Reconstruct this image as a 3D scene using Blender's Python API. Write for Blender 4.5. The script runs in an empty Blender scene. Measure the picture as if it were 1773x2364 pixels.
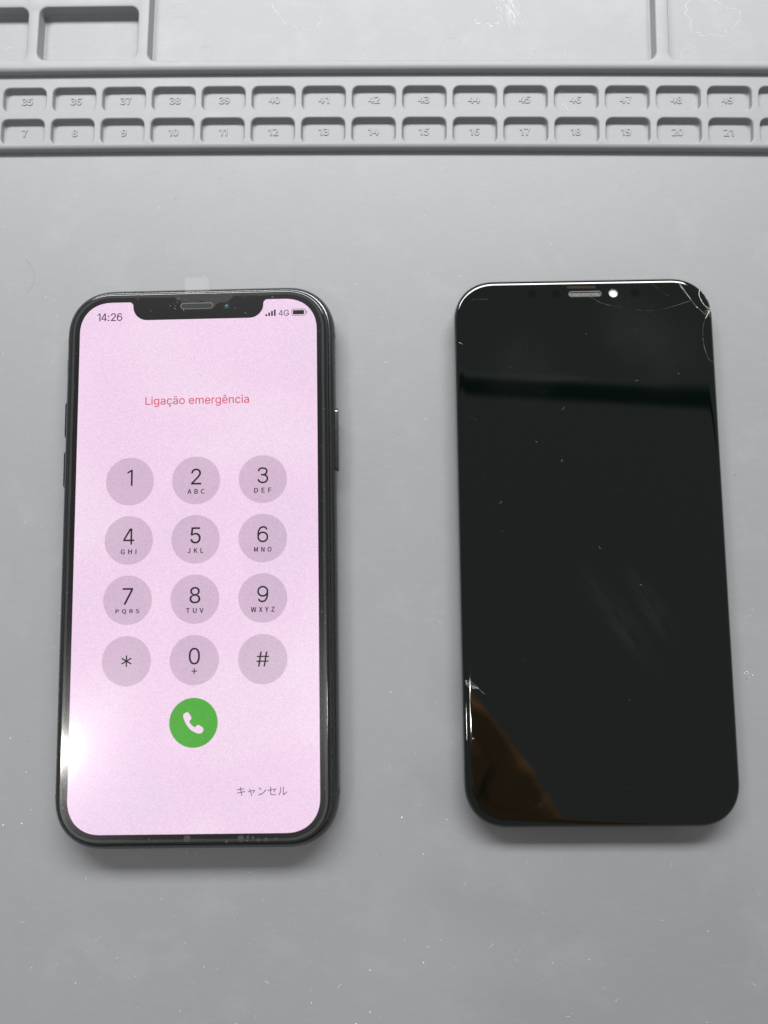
import bpy, bmesh, math, random, os
from mathutils import Matrix, Vector
random.seed(7)
S = 0.001                                   # everything below is written in millimetres
scene = bpy.context.scene
col = scene.collection

# ------------------------------------------------------------------ camera, light, exposure
PW, PH, FPX = 1773.0, 2364.0, 1640.0
CAM = Vector((0, 0, 188.03))
CROT = Matrix.Rotation(0.1016, 3, 'X') @ Matrix.Rotation(0.0176, 3, 'Y')
cd = bpy.data.cameras.new('camera'); cam = bpy.data.objects.new('camera', cd); col.objects.link(cam)
cd.sensor_fit = 'VERTICAL'; cd.sensor_height = 36; cd.lens = 36 * FPX / PH
cd.clip_start = 0.004; cd.clip_end = 20
cam.matrix_world = Matrix.Translation(CAM * S) @ CROT.to_4x4()
scene.camera = cam
cd.dof.use_dof = True; cd.dof.focus_distance = 0.187; cd.dof.aperture_fstop = 9.5     # a phone lens close up: far reflections go soft

world = bpy.data.worlds.new('World'); scene.world = world; world.use_nodes = True
bg = world.node_tree.nodes['Background']
bg.inputs['Color'].default_value = (1.0, 0.995, 1.0, 1); bg.inputs['Strength'].default_value = 0.27

def area_light(name, loc, target, sx, sy, watts, color, shape='RECTANGLE'):
    l = bpy.data.lights.new(name, 'AREA'); l.shape = shape; l.size = sx * S; l.size_y = sy * S
    l.energy = watts; l.color = color
    o = bpy.data.objects.new(name, l); col.objects.link(o)
    o.location = Vector(loc) * S
    o.rotation_euler = (Vector(target) - Vector(loc)).to_track_quat('-Z', 'Y').to_euler()
    return o
area_light('bench_bar_light', (-20, 640, 560), (0, 10, 0), 1000, 165, 16.8, (1.0, 0.992, 0.985))
area_light('small_lamp_light', (-322, -156, 500), (-40, 0, 0), 34, 34, 0.4, (1.0, 0.97, 0.93), 'DISK')
area_light('ceiling_spot_light', (-10, -281, 1500), (0, -60, 0), 110, 110, 2.4, (1.0, 0.98, 0.97), 'DISK')

vs = scene.view_settings
vs.view_transform = 'Standard'; vs.look = 'None'; vs.exposure = 0.0; vs.gamma = 1.0; vs.use_curve_mapping = False
scene.render.resolution_x = 768; scene.render.resolution_y = 1024

def unproject(px, py, z):                   # photo pixel -> point on the level z (mm)
    d = CROT @ Vector(((px - PW / 2) / FPX, -(py - PH / 2) / FPX, -1))
    return CAM + d * ((z - CAM.z) / d.z)

# ------------------------------------------------------------------ materials
def srgb(r, g, b):
    f = lambda c: (c / 255 / 12.92) if c <= 10 else ((c / 255 + 0.055) / 1.055) ** 2.4
    return (f(r), f(g), f(b), 1)

class NT:
    def __init__(s, name):
        s.m = bpy.data.materials.new(name); s.m.use_nodes = True; s.t = s.m.node_tree
        s.b = s.t.nodes['Principled BSDF']; s.pos = None
    def n(s, typ, **kw):
        nd = s.t.nodes.new(typ)
        for k, v in kw.items():
            if k in nd.bl_rna.properties.keys(): setattr(nd, k, v)
            else: nd.inputs[k].default_value = v
        return nd
    def l(s, a, b): s.t.links.new(a, b)
    def coord(s):
        if not s.pos: s.pos = s.n('ShaderNodeTexCoord').outputs['Object']
        return s.pos
    def noise(s, scale, detail=2.0, rough=0.5, dist=0.0):
        nd = s.n('ShaderNodeTexNoise', Scale=scale, Detail=detail, Roughness=rough, Distortion=dist)
        s.l(s.coord(), nd.inputs['Vector']); return nd.outputs['Fac']
    def ramp(s, src, stops):
        r = s.n('ShaderNodeValToRGB'); e = r.color_ramp.elements
        while len(e) < len(stops): e.new(0.5)
        for el, (p, c) in zip(e, stops):
            el.position = p; el.color = c if len(c) == 4 else (*c, 1)
        s.l(src, r.inputs['Fac']); return r.outputs['Color']
    def mix(s, a, b, fac, mode='MIX'):
        m = s.n('ShaderNodeMix', data_type='RGBA', blend_type=mode)
        for v, i in ((fac, 0), (a, 6), (b, 7)):
            if hasattr(v, 'is_linked'): s.l(v, m.inputs[i])
            else: m.inputs[i].default_value = v
        return m.outputs[2]
    def math(s, op, a, b=0.0):
        m = s.n('ShaderNodeMath', operation=op)
        for v, i in ((a, 0), (b, 1)):
            if hasattr(v, 'is_linked'): s.l(v, m.inputs[i])
            else: m.inputs[i].default_value = v
        return m.outputs[0]
    def bump(s, src, strength, dist):
        b = s.n('ShaderNodeBump', Strength=strength, Distance=dist)
        s.l(src, b.inputs['Height']); s.l(b.outputs['Normal'], s.b.inputs['Normal'])
    def set(s, **kw):
        for k, v in kw.items():
            i = s.b.inputs[k.replace('_', ' ')]
            if hasattr(v, 'is_linked'): s.l(v, i)
            else: i.default_value = v
        return s

def plain(name, color, rough=0.5, metal=0.0, **kw):
    t = NT(name); t.set(Base_Color=color, Roughness=rough, Metallic=metal, **kw); return t.m

def mat_silicone():
    t = NT('grey_silicone')
    big = t.noise(9, 4, 0.6, 0.8); fine = t.noise(900, 3, 0.6); mid = t.noise(70, 5, 0.65)
    c = t.mix(srgb(123, 125, 127), srgb(133, 135, 138), big)
    c = t.mix(c, srgb(142, 144, 146), t.ramp(mid, [(0.52, (0, 0, 0)), (0.78, (0.4, 0.4, 0.4))]))
    mp = t.n('ShaderNodeMapping'); mp.inputs['Scale'].default_value = (260, 900, 260); t.l(t.coord(), mp.inputs['Vector'])
    st = t.n('ShaderNodeTexNoise', Scale=1.0, Detail=4.0); t.l(mp.outputs[0], st.inputs['Vector'])
    c = t.mix(c, srgb(138, 140, 142), t.ramp(st.outputs['Fac'], [(0.5, (0, 0, 0)), (0.8, (0.3, 0.3, 0.3))]))
    t.set(Base_Color=c, Roughness=t.math('ADD', t.math('MULTIPLY', mid, 0.22), 0.36), IOR=1.36)
    t.bump(t.math('ADD', fine, t.noise(3200, 2)), 0.12, 0.00003)
    return t.m
M_SIL = mat_silicone()

def mat_screen(name, tint, scale, floor=0.0):
    """light given off by the display, with the grain of the matte film over it"""
    t = NT(name)
    big = t.noise(26, 2, 0.45, 0.6)
    g1 = t.noise(5200, 2, 0.7); g2 = t.noise(3000, 2, 0.6)
    base = t.ramp(big, [(0.28, srgb(231, 208, 231)), (0.46, srgb(238, 207, 233)), (0.56, srgb(239, 211, 234)), (0.74, srgb(241, 218, 237))])
    gr = t.n('ShaderNodeTexNoise', Scale=4600, Detail=2.0); t.l(t.coord(), gr.inputs['Vector'])
    base = t.mix(base, gr.outputs['Color'], 0.22, 'OVERLAY')
    grain = t.math('ADD', t.math('MULTIPLY', t.math('ADD', g1, g2), 0.42), 0.59)
    c = t.mix(base, tint, 1.0, 'MULTIPLY')
    t.set(Base_Color=(0.004, 0.004, 0.005, 1), Roughness=0.24, IOR=1.4, Coat_Weight=0.7, Coat_Roughness=0.09, Emission_Color=c,
          Emission_Strength=t.math('MULTIPLY', grain, scale))
    t.bump(g1, 0.3, 0.00002)
    return t.m
M_SCREEN = mat_screen('lit_screen', (1, 1, 1, 1), 1.03)
M_KEY = mat_screen('lit_key', (0.90, 0.875, 0.90, 1), 0.85)
M_CALL = mat_screen('lit_green', (0.095, 0.66, 0.05, 1), 0.92)
M_INK = mat_screen('screen_ink', (0.006, 0.006, 0.008, 1), 1.0)
M_INK2 = mat_screen('screen_ink_grey', (0.07, 0.056, 0.08, 1), 1.0)
M_INK3 = mat_screen('screen_ink_thin_grey', (0.20, 0.15, 0.21, 1), 1.0)
M_RED = mat_screen('screen_red', (0.86, 0.115, 0.165, 1), 0.9)

def mat_film(name, color, rough):
    t = NT(name); g = t.noise(2600, 3, 0.7)
    t.set(Base_Color=color, Roughness=rough * 1.4, IOR=1.42, Coat_Weight=0.5, Coat_Roughness=rough * 0.5); t.bump(g, 0.35, 0.00002)
    return t.m
M_FILM = mat_film('matte_film_over_black', (0.003, 0.003, 0.0033, 1), 0.17)
M_GAP = mat_film('film_gap_grey', (0.023, 0.024, 0.0235, 1), 0.17)
M_GAP2 = mat_film('film_bubble_grey', (0.036, 0.036, 0.038, 1), 0.2)
M_PGLASS = plain('phone_glass_edge', (0.008, 0.009, 0.010, 1), 0.06)

def mat_black_glass():
    t = NT('black_cracked_panel_glass')
    # finger marks: whorls in two patches and a wiped smear, on otherwise clean glass
    c = t.coord()
    def patch(cx, cy, r):
        v = t.n('ShaderNodeVectorMath', operation='DISTANCE'); t.l(c, v.inputs[0]); v.inputs[1].default_value = (cx * S, cy * S, 6 * S)
        return t.ramp(v.outputs['Value'], [(r * 0.25 * S, (1, 1, 1)), (r * S, (0, 0, 0))])
    def whorl(cx, cy, sc):
        mp = t.n('ShaderNodeMapping'); mp.inputs['Location'].default_value = (-cx * S, -cy * S, -6 * S); t.l(c, mp.inputs['Vector'])
        w = t.n('ShaderNodeTexWave', wave_type='RINGS', rings_direction='SPHERICAL', Scale=sc, Distortion=2.2, Detail=1.0)
        w.inputs['Detail Scale'].default_value = 0.6
        nz = t.n('ShaderNodeTexNoise', Scale=130.0, Detail=1.0); t.l(c, nz.inputs['Vector'])
        wv = t.n('ShaderNodeVectorMath', operation='MULTIPLY_ADD'); t.l(nz.outputs['Color'], wv.inputs[0]); wv.inputs[1].default_value = (.009, .009, 0)
        t.l(mp.outputs[0], wv.inputs[2]); t.l(wv.outputs[0], w.inputs['Vector']); return w.outputs['Fac']
    f = t.math('MULTIPLY', t.math('MULTIPLY', whorl(20, 50, 700), patch(20, 50, 13)), t.noise(120, 3))
    f2 = t.math('MULTIPLY', t.math('MULTIPLY', whorl(9, 57, 760), patch(12, 57, 11)), t.noise(160, 3))
    f3 = t.math('MULTIPLY', t.math('MULTIPLY', whorl(-16, 42, 640), patch(-17, 46, 11)), t.noise(150, 3))
    def smear(cx, cy, ang, lx, ly, fx, fy):
        mp = t.n('ShaderNodeMapping', vector_type='TEXTURE'); mp.inputs['Location'].default_value = (cx * S, cy * S, 6 * S); mp.inputs['Rotation'].default_value = (0, 0, math.radians(ang))
        t.l(c, mp.inputs['Vector'])
        def scaled(sx, sy):
            v = t.n('ShaderNodeVectorMath', operation='MULTIPLY'); t.l(mp.outputs[0], v.inputs[0]); v.inputs[1].default_value = (sx, sy, 0); return v.outputs[0]
        d = t.n('ShaderNodeVectorMath', operation='LENGTH'); t.l(scaled(1 / (lx * S), 1 / (ly * S)), d.inputs[0])
        nz = t.n('ShaderNodeTexNoise', Scale=1.0, Detail=5.0, Roughness=0.65, Distortion=0.6); t.l(scaled(fx, fy), nz.inputs['Vector'])
        return t.math('MULTIPLY', t.ramp(d.outputs['Value'], [(0.15, (1, 1, 1)), (1.0, (0, 0, 0))]), t.ramp(nz.outputs['Fac'], [(0.38, (0, 0, 0)), (0.72, (1, 1, 1))]))
    f4 = t.math('ADD', smear(6, -20, -54, 19, 5, 70, 420), t.math('ADD', smear(14, -16, -60, 14, 4, 60, 380), smear(-7, 43.5, 3, 11, 1.6, 60, 900)))
    tot = t.math('ADD', t.math('ADD', t.math('MULTIPLY', f, 0.010), t.math('MULTIPLY', f2, 0.011)), t.math('ADD', t.math('MULTIPLY', f3, 0.010), t.math('MULTIPLY', f4, 0.007)))
    cc = t.mix((0.0009, 0.0024, 0.0017, 1), (1, 1, 1, 1), tot)
    t.set(Base_Color=cc, Roughness=0.03, IOR=1.52)
    return t.m
M_GLASS = mat_black_glass()
M_BEZEL = plain('black_plastic_bezel', (0.085, 0.096, 0.10, 1), 0.4)
M_SLOT = plain('black_recess', (0.006, 0.006, 0.006, 1), 0.5)

def mat_steel():
    t = NT('dark_polished_steel'); g = t.noise(700, 3)
    t.set(Base_Color=srgb(92, 95, 97), Metallic=1.0, Roughness=t.math('ADD', t.math('MULTIPLY', g, 0.12), 0.2)); return t.m
M_STEEL = mat_steel()
M_BAND = plain('antenna_plastic', (0.018, 0.018, 0.019, 1), 0.4)
M_MESH = None
def mat_mesh():
    t = NT('earpiece_mesh'); v = t.n('ShaderNodeTexVoronoi', Scale=4200.0); t.l(t.coord(), v.inputs['Vector'])
    t.set(Base_Color=t.ramp(v.outputs['Distance'], [(0.2, (0.01, 0.01, 0.01)), (0.6, (0.13, 0.13, 0.125))]), Roughness=0.45, Metallic=0.6); return t.m
M_MESH = mat_mesh()
M_GREYMETAL = plain('grey_slot_rim', (0.06, 0.06, 0.058, 1), 0.4, 0.1)
M_WHITE = plain('white_foam_and_glint', (0.5, 0.5, 0.5, 1), 0.6)
M_LENS = plain('lens_glass', (0.012, 0.018, 0.022, 1), 0.05)
M_LENS2 = plain('lens_coating', (0.03, 0.045, 0.05, 1), 0.15)
M_CRACK = plain('cracked_glass_white', (0.62, 0.64, 0.62, 1), 0.25)
M_CRACKF = plain('faint_crack', (0.17, 0.17, 0.16, 1), 0.3)
M_CHIP = plain('chipped_glass', (0.34, 0.35, 0.34, 1), 0.12)
M_DUST = plain('pale_dust', (0.64, 0.65, 0.63, 1), 0.7)
M_DUSTD = plain('dark_grit', (0.05, 0.05, 0.05, 1), 0.7)
M_STAIN = plain('dried_residue', srgb(164, 166, 167), 0.6)
M_SMEAR = plain('chalky_smear', srgb(178, 181, 181), 0.7)
M_SMEAR2 = plain('thin_chalky_smear', srgb(156, 159, 160), 0.7)
M_SHIELD = plain('dark_shield_plate', (0.05, 0.05, 0.052, 1), 0.4, 0.7)
def mat_tab():
    t = NT('clear_film_tab'); t.set(Base_Color=(0.9, 0.9, 0.9, 1), Roughness=0.25, Alpha=t.math('ADD', t.math('MULTIPLY', t.noise(160, 3), 0.06), 0.0)); return t.m
M_TAB = mat_tab()

# ------------------------------------------------------------------ mesh helpers
def link(name, me, mat, parent=None):
    o = bpy.data.objects.new(name, me); col.objects.link(o)
    if mat and not me.materials: me.materials.append(mat)
    if parent: o.parent = parent
    return o

def finish(bm, name, mat, parent=None, smooth=None, recalc=True):
    if recalc: bmesh.ops.recalc_face_normals(bm, faces=bm.faces)
    bmesh.ops.scale(bm, vec=(S, S, S), verts=bm.verts)
    me = bpy.data.meshes.new(name); bm.to_mesh(me); bm.free()
    if smooth is not None:
        for p in me.polygons: p.use_smooth = True
        me.set_sharp_from_angle(angle=math.radians(smooth))
    return link(name, me, mat, parent)

def empty(name, loc, rz=0):
    o = bpy.data.objects.new(name, None); col.objects.link(o); o.empty_display_size = 0.01
    o.location = Vector(loc) * S; o.rotation_euler = (0, 0, rz); return o

def tag(o, label, cat=None, group=None, kind=None):
    o['label'] = label
    if cat: o['category'] = cat
    if group: o['group'] = group
    if kind: o['kind'] = kind
    return o

def rrect(w, h, r, n=2.0, k=12, cx=0, cy=0):
    pts = []
    for (sx, sy, a0) in ((1, 1, 0), (-1, 1, 90), (-1, -1, 180), (1, -1, 270)):
        for i in range(k + 1):
            a = math.radians(a0 + 90 * i / k); c, s = math.cos(a), math.sin(a)
            pts.append((cx + sx * (w / 2 - r) + r * math.copysign(abs(c) ** (2 / n), c),
                        cy + sy * (h / 2 - r) + r * math.copysign(abs(s) ** (2 / n), s)))
    return pts

def ring(bm, pts, z): return [bm.verts.new((x, y, z)) for x, y in pts]
def bridge(bm, a, b):
    n = len(a)
    for i in range(n):
        j = (i + 1) % n
        bm.faces.new((a[i], a[j], b[j], b[i]))

def fill_loops(bm, loops):
    edges = []
    for lp in loops:
        for i in range(len(lp)):
            a, b = lp[i], lp[(i + 1) % len(lp)]
            e = bm.edges.get((a, b)) or bm.edges.new((a, b)); edges.append(e)
    return bmesh.ops.triangle_fill(bm, use_beauty=True, use_dissolve=False, edges=edges)

def loft(bm, w, h, r, n, prof, k=14, cap0=True, cap1=True, holes=()):
    """prof: list of (inset, z); returns the last ring"""
    prev = first = None
    for ins, z in prof:
        cur = ring(bm, rrect(w - 2 * ins, h - 2 * ins, max(r - ins, 0.3), n, k), z)
        if prev: bridge(bm, prev, cur)
        else: first = cur
        prev = cur
    if cap0: bm.faces.new(first[::-1])
    if cap1:
        if holes: fill_loops(bm, [prev] + list(holes))
        else: bm.faces.new(prev)
    return prev

def box(bm, x0, x1, y0, y1, z0, z1):
    v = [bm.verts.new((x, y, z)) for z in (z0, z1) for x, y in ((x0, y0), (x1, y0), (x1, y1), (x0, y1))]
    for f in ((0, 3, 2, 1), (4, 5, 6, 7), (0, 1, 5, 4), (1, 2, 6, 5), (2, 3, 7, 6), (3, 0, 4, 7)): bm.faces.new([v[i] for i in f])

def plate(pts, z0, z1, name, mat, parent):
    """thin flat piece with real thickness"""
    bm = bmesh.new(); a = ring(bm, pts, z0); b = ring(bm, pts, z1); bridge(bm, a, b); bm.faces.new(b); bm.faces.new(a[::-1])
    return finish(bm, name, mat, parent)

def circle(cx, cy, r, k=48): return [(cx + r * math.cos(2 * math.pi * i / k), cy + r * math.sin(2 * math.pi * i / k)) for i in range(k)]

def catmull(P, m=5, closed=True):
    out = []; n = len(P)
    for i in range(n if closed else n - 1):
        g = (lambda q: P[q % n]) if closed else (lambda q: P[max(0, min(n - 1, q))])
        p0, p1, p2, p3 = g(i - 1), g(i), g(i + 1), g(i + 2)
        for j in range(m):
            t = j / m
            out.append(tuple(0.5 * (2 * p1[d] + (p2[d] - p0[d]) * t + (2 * p0[d] - 5 * p1[d] + 4 * p2[d] - p3[d]) * t * t + (3 * p1[d] - p0[d] - 3 * p2[d] + p3[d]) * t ** 3) for d in (0, 1)))
    if not closed: out.append(P[-1])
    return out

def load_font(fn):
    try:
        return bpy.data.fonts.load(os.path.join(bpy.utils.system_resource('DATAFILES'), 'fonts', fn))
    except Exception:
        return None
F_UI = load_font('Inter.woff2'); F_CJK = load_font('Noto Sans CJK Regular.woff2')

GLYPHS = {   # a plain 1 without a foot, cap height 1
    '1': [[(0.0, 0.735), (0.0, 0.845), (0.245, 1.0), (0.355, 1.0), (0.355, 0.0), (0.24, 0.0), (0.24, 0.865)]]}
GLYPHS_UI = {
    '1': [[(0.0, 0.745), (0.0, 0.855), (0.235, 1.0), (0.34, 1.0), (0.34, 0.0), (0.23, 0.0), (0.23, 0.88)]],
    '4': [[(0.445, 0), (0.55, 0), (0.55, 0.215), (0.69, 0.215), (0.69, 0.315), (0.55, 0.315), (0.55, 1), (0.40, 1), (0, 0.32), (0, 0.215), (0.445, 0.215)], [(0.445, 0.315), (0.445, 0.86), (0.115, 0.315)]]}
BOWL = [(0.335 + 0.285 * math.cos(math.radians(a)), 0.335 + 0.282 * math.sin(math.radians(a))) for a in range(175, -186, -12)]
SIX = [(0.585, 0.79), (0.53, 0.885), (0.44, 0.938), (0.345, 0.945), (0.21, 0.90), (0.115, 0.78), (0.06, 0.60), (0.05, 0.40)]
STROKES_UI = {   # round 3, 6 and 9 drawn as pen strokes
    '3': [[(0.06, 0.755), (0.095, 0.86), (0.19, 0.93), (0.32, 0.948), (0.46, 0.925), (0.55, 0.85), (0.575, 0.745), (0.54, 0.635), (0.45, 0.56), (0.33, 0.535), (0.22, 0.535)],
          [(0.22, 0.535), (0.35, 0.532), (0.49, 0.495), (0.585, 0.41), (0.61, 0.285), (0.57, 0.16), (0.47, 0.08), (0.33, 0.052), (0.18, 0.08), (0.08, 0.16), (0.045, 0.265)]],
    '6': [SIX, BOWL], '9': [[(0.67 - x, 1 - y) for x, y in SIX], [(0.67 - x, 1 - y) for x, y in BOWL]]}
def cap_height(font):
    cu = bpy.data.curves.new('lettering', 'FONT'); cu.body = '7'; cu.size = 10.0
    if font: cu.font = font
    o = bpy.data.objects.new('lettering', cu); col.objects.link(o)
    me = bpy.data.meshes.new_from_object(o.evaluated_get(bpy.context.evaluated_depsgraph_get())); bpy.data.objects.remove(o)
    return max(v.co.y for v in me.vertices)
CAPS = {}
def text_mesh(txt, width=None, height=None, depth=0.0, font=None, spacing=1.0, res=4, bevel=0.0, bold=0.0, stretch=1.0):
    """flat or raised lettering as a mesh (mm), centred on its own outline"""
    font = font or F_CJK or F_UI
    CAP = CAPS.setdefault(font.name if font else '', None) or cap_height(font)
    ui = font is not None and font == F_UI
    polys = GLYPHS_UI if ui else GLYPHS; own = set(polys) | (set(STROKES_UI) if ui else set())
    bm = bmesh.new(); runs = []; cur = ''
    for ch in txt:
        if ch in own:
            if cur: runs.append(cur)
            runs.append(ch); cur = ''
        else: cur += ch
    if cur: runs.append(cur)
    x = 0.0; track = (spacing - 1) * CAP * 0.9
    for run in runs:
        cu = None
        if run in own:
            cu = bpy.data.curves.new('lettering', 'CURVE'); cu.dimensions = '2D'; cu.fill_mode = 'BOTH'
            for P in polys.get(run, ()):
                sp = cu.splines.new('POLY'); sp.points.add(len(P) - 1); sp.use_cyclic_u = True
                for q, p in zip(sp.points, P): q.co = (p[0] * CAP, p[1] * CAP, 0, 1)
        else:
            cu = bpy.data.curves.new('lettering', 'FONT'); cu.body = run; cu.size = 10.0; cu.resolution_u = res
            if font: cu.font = font
            cu.space_character = spacing
        cu.extrude = depth * 2.2; cu.bevel_depth = bevel * 2.2; cu.bevel_resolution = 1
        o = bpy.data.objects.new('lettering', cu); col.objects.link(o)
        if ui and run in STROKES_UI:
            bs = bmesh.new()
            for q, path in enumerate(STROKES_UI[run]):
                P = catmull(path, 4, False); prev = None
                for i_, p in enumerate(P):
                    a, b = P[max(0, i_ - 1)], P[min(len(P) - 1, i_ + 1)]; L = math.hypot(b[0] - a[0], b[1] - a[1]) or 1
                    nx_, ny_ = -(b[1] - a[1]) / L * .052, (b[0] - a[0]) / L * .052
                    cur_ = [bs.verts.new(((p[0] + e * nx_) * CAP, (p[1] + e * ny_) * CAP, q * .004)) for e in (1, -1)]
                    if prev: bs.faces.new((prev[0], prev[1], cur_[1], cur_[0]))
                    prev = cur_
            me = bpy.data.meshes.new('lettering'); bs.to_mesh(me); bs.free()
        else:
            me = bpy.data.meshes.new_from_object(o.evaluated_get(bpy.context.evaluated_depsgraph_get()))
        bpy.data.objects.remove(o)
        xs = [v.co.x for v in me.vertices]; x0, x1 = min(xs), max(xs)
        me.transform(Matrix.Translation((x - x0, 0, 0))); bm.from_mesh(me); bpy.data.meshes.remove(me)
        x += x1 - x0 + CAP * 0.13 + track
    me = bpy.data.meshes.new('lettering'); bm.to_mesh(me)
    xs = [v.co.x for v in me.vertices]; ys = [v.co.y for v in me.vertices]; zs = [v.co.z for v in me.vertices]
    w, h = max(xs) - min(xs), max(ys) - min(ys)
    sx = (width / w) if width else None; sy = (height / h) if height else None
    sx = sx or sy; sy = sy or sx; sx *= stretch
    cx, cy, z0 = (max(xs) + min(xs)) / 2, (max(ys) + min(ys)) / 2, min(zs); dz = max(zs) - z0
    for v in me.vertices: v.co = Vector(((v.co.x - cx) * sx * S, (v.co.y - cy) * sy * S, (v.co.z - z0) / 2.2 * S))
    if bold:
        b2 = bmesh.new(); b2.from_mesh(me)
        for q, (dx, dy) in enumerate(((-1, 0), (1, 0), (0, -.7), (0, .7))):
            n0 = len(b2.verts); b2.from_mesh(me); b2.verts.ensure_lookup_table()
            for v in b2.verts[n0:]: v.co += Vector((dx * bold * S, dy * bold * S, 0.0008 * (q + 1) * S))
        b2.to_mesh(me); b2.free()
    bm.free()
    return me

def ribbon(bm, pts, w, z, hz=0.03, taper=True):
    """low three-sided ridge along a polyline"""
    n = len(pts); prev = None
    for i, p in enumerate(pts):
        a = pts[max(0, i - 1)]; b = pts[min(n - 1, i + 1)]
        dx, dy = b[0] - a[0], b[1] - a[1]; L = math.hypot(dx, dy) or 1
        nx, ny = -dy / L, dx / L
        ww = (w[i] if isinstance(w, (list, tuple)) else w) / 2
        if taper and i in (0, n - 1): ww *= 0.25
        cur = [bm.verts.new((p[0] + nx * ww, p[1] + ny * ww, z)), bm.verts.new((p[0], p[1], z + hz)), bm.verts.new((p[0] - nx * ww, p[1] - ny * ww, z))]
        if prev:
            bm.faces.new((prev[0], prev[1], cur[1], cur[0])); bm.faces.new((prev[1], prev[2], cur[2], cur[1]))
            bm.faces.new((prev[2], prev[0], cur[0], cur[2]))
        else: bm.faces.new(cur[::-1])
        prev = cur
    bm.faces.new(prev)

# ------------------------------------------------------------------ repair mat
MROT = -0.0088
MC, MS_ = math.cos(MROT), math.sin(MROT)
def warp(x, y):                              # mat frame -> world: slight turn and the sag of the soft rubber
    y2 = y - 0.42 * (x / 100) ** 2 * max(0, min(1, (y - 60) / 60))
    return (x * MC - y2 * MS_, x * MS_ + y2 * MC)
def unwarp(X, Y):
    x, y = X * MC + Y * MS_, -X * MS_ + Y * MC
    return x, y + 0.42 * (x / 100) ** 2 * max(0, min(1, (y - 60) / 60))
mat_root = empty('repair_mat', (0, 0, 0))
tag(mat_root, 'grey silicone repair mat with numbered compartments lying under both phones', 'mat')

def warp_bm(bm):
    for v in bm.verts: v.co.x, v.co.y = warp(v.co.x, v.co.y)

# work surface sheet, slab with thickness
bm = bmesh.new()
nx, ny = 24, 24
X0, X1, Y0, Y1 = -190.0, 190.0, -150.0, 121.0
g = [[bm.verts.new((X0 + (X1 - X0) * i / nx, Y0 + (Y1 - Y0) * j / ny, 0)) for j in range(ny + 1)] for i in range(nx + 1)]
for i in range(nx):
    for j in range(ny): bm.faces.new((g[i][j], g[i + 1][j], g[i + 1][j + 1], g[i][j + 1]))
r = bmesh.ops.extrude_face_region(bm, geom=list(bm.faces))
for e in r['geom']:
    if isinstance(e, bmesh.types.BMVert): e.co.z = -2.0
warp_bm(bm)
finish(bm, 'work_surface', M_SIL, mat_root, 30)

# compartment strip
STRIP_Z, FLOOR_Z = 1.9, 0.4
PITCH, CW = 14.12, 12.9
CX0 = -7.5
ROWS = ((135.58, 7.75, 42), (126.0, 8.1, 14))       # centre y, height, number over x = CX0
COLS = list(range(-9, 10))
YF, YB = 120.65, 144.2
XL, XR = CX0 - 9.6 * PITCH, CX0 + 9.6 * PITCH
def front_profile(bm, xs, prof):
    """sweep a front edge profile (y, z) along x; returns last line of verts"""
    prev = None
    for y, z in prof:
        cur = [bm.verts.new((x, y, z)) for x in xs]
        if prev:
            for i in range(len(xs) - 1): bm.faces.new((prev[i], prev[i + 1], cur[i + 1], cur[i]))
        prev = cur
    return prev
def arc(cy, cz, r, a0, a1, m=6): return [(cy + r * math.cos(math.radians(a0 + (a1 - a0) * i / m)), cz + r * math.sin(math.radians(a0 + (a1 - a0) * i / m))) for i in range(m + 1)]

bm = bmesh.new()
NX = 60
xs = [XL + (XR - XL) * i / NX for i in range(NX + 1)]
rr = 1.3
front = front_profile(bm, xs, [(YF + 0.25, -1.9), (YF - 0.05, 0.0), (YF - 0.02, 0.5)] + arc(YF + rr, STRIP_Z - rr, rr, 180, 90, 7))
back = [bm.verts.new((x, YB, STRIP_Z)) for x in xs]
outer = front + back[::-1]
holes = []
k_c = 8
for cy, ch, n0 in ROWS:
    for c in COLS:
        holes.append(ring(bm, rrect(CW, ch, 2.3, 2.2, k_c, CX0 + c * PITCH, cy), STRIP_Z))
fill_loops(bm, [outer] + holes)
low = [bm.verts.new((x, YB, -1.9)) for x in xs]
for i in range(NX): bm.faces.new((back[i], back[i + 1], low[i + 1], low[i]))
warp_bm(bm)
strip = finish(bm, 'compartment_strip', M_SIL, mat_root, 40)

cell_me = {}
for cy, ch, n0 in ROWS:
    bm = bmesh.new(); prev = None
    for ins, z in ((-0.12, -0.03), (0.0, -0.012), (0.14, -0.045), (0.28, -0.15), (0.37, -0.34), (0.46, FLOOR_Z + 0.35 - STRIP_Z), (0.54, FLOOR_Z + 0.12 - STRIP_Z), (0.78, FLOOR_Z - STRIP_Z), (1.0, FLOOR_Z - STRIP_Z)):
        cur = ring(bm, rrect(CW - 2 * ins, ch - 2 * ins, 2.3 - ins * 0.8, 2.2, k_c), z)
        if prev: bridge(bm, prev, cur)
        prev = cur
    bm.faces.new(prev)
    o = finish(bm, 'compartment', M_SIL, strip, 50, recalc=False); cell_me[n0] = o
    for p in o.data.polygons:
        pass
num_cache = {}
for cy, ch, n0 in ROWS:
    proto = cell_me[n0]
    for c in COLS:
        o = proto if c == COLS[0] else proto.copy()
        if o is not proto: col.objects.link(o)
        cx = CX0 + c * PITCH
        X, Y = warp(cx, cy); Xb, Yb = warp(cx + 1, cy)
        rz = math.atan2(Yb - Y, Xb - X)
        o.location = (X * S, Y * S, STRIP_Z * S); o.rotation_euler = (0, 0, rz)
        me = text_mesh(str(n0 + c), height=2.25, depth=0.035, bevel=0.06, res=3, stretch=1.06)
        t = link('number', me, M_SIL, strip)
        X, Y = warp(cx + random.uniform(-.1, .1), cy + 0.42)
        t.location = (X * S, Y * S, (FLOOR_Z - 0.03) * S); t.rotation_euler = (0, 0, rz)

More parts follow.
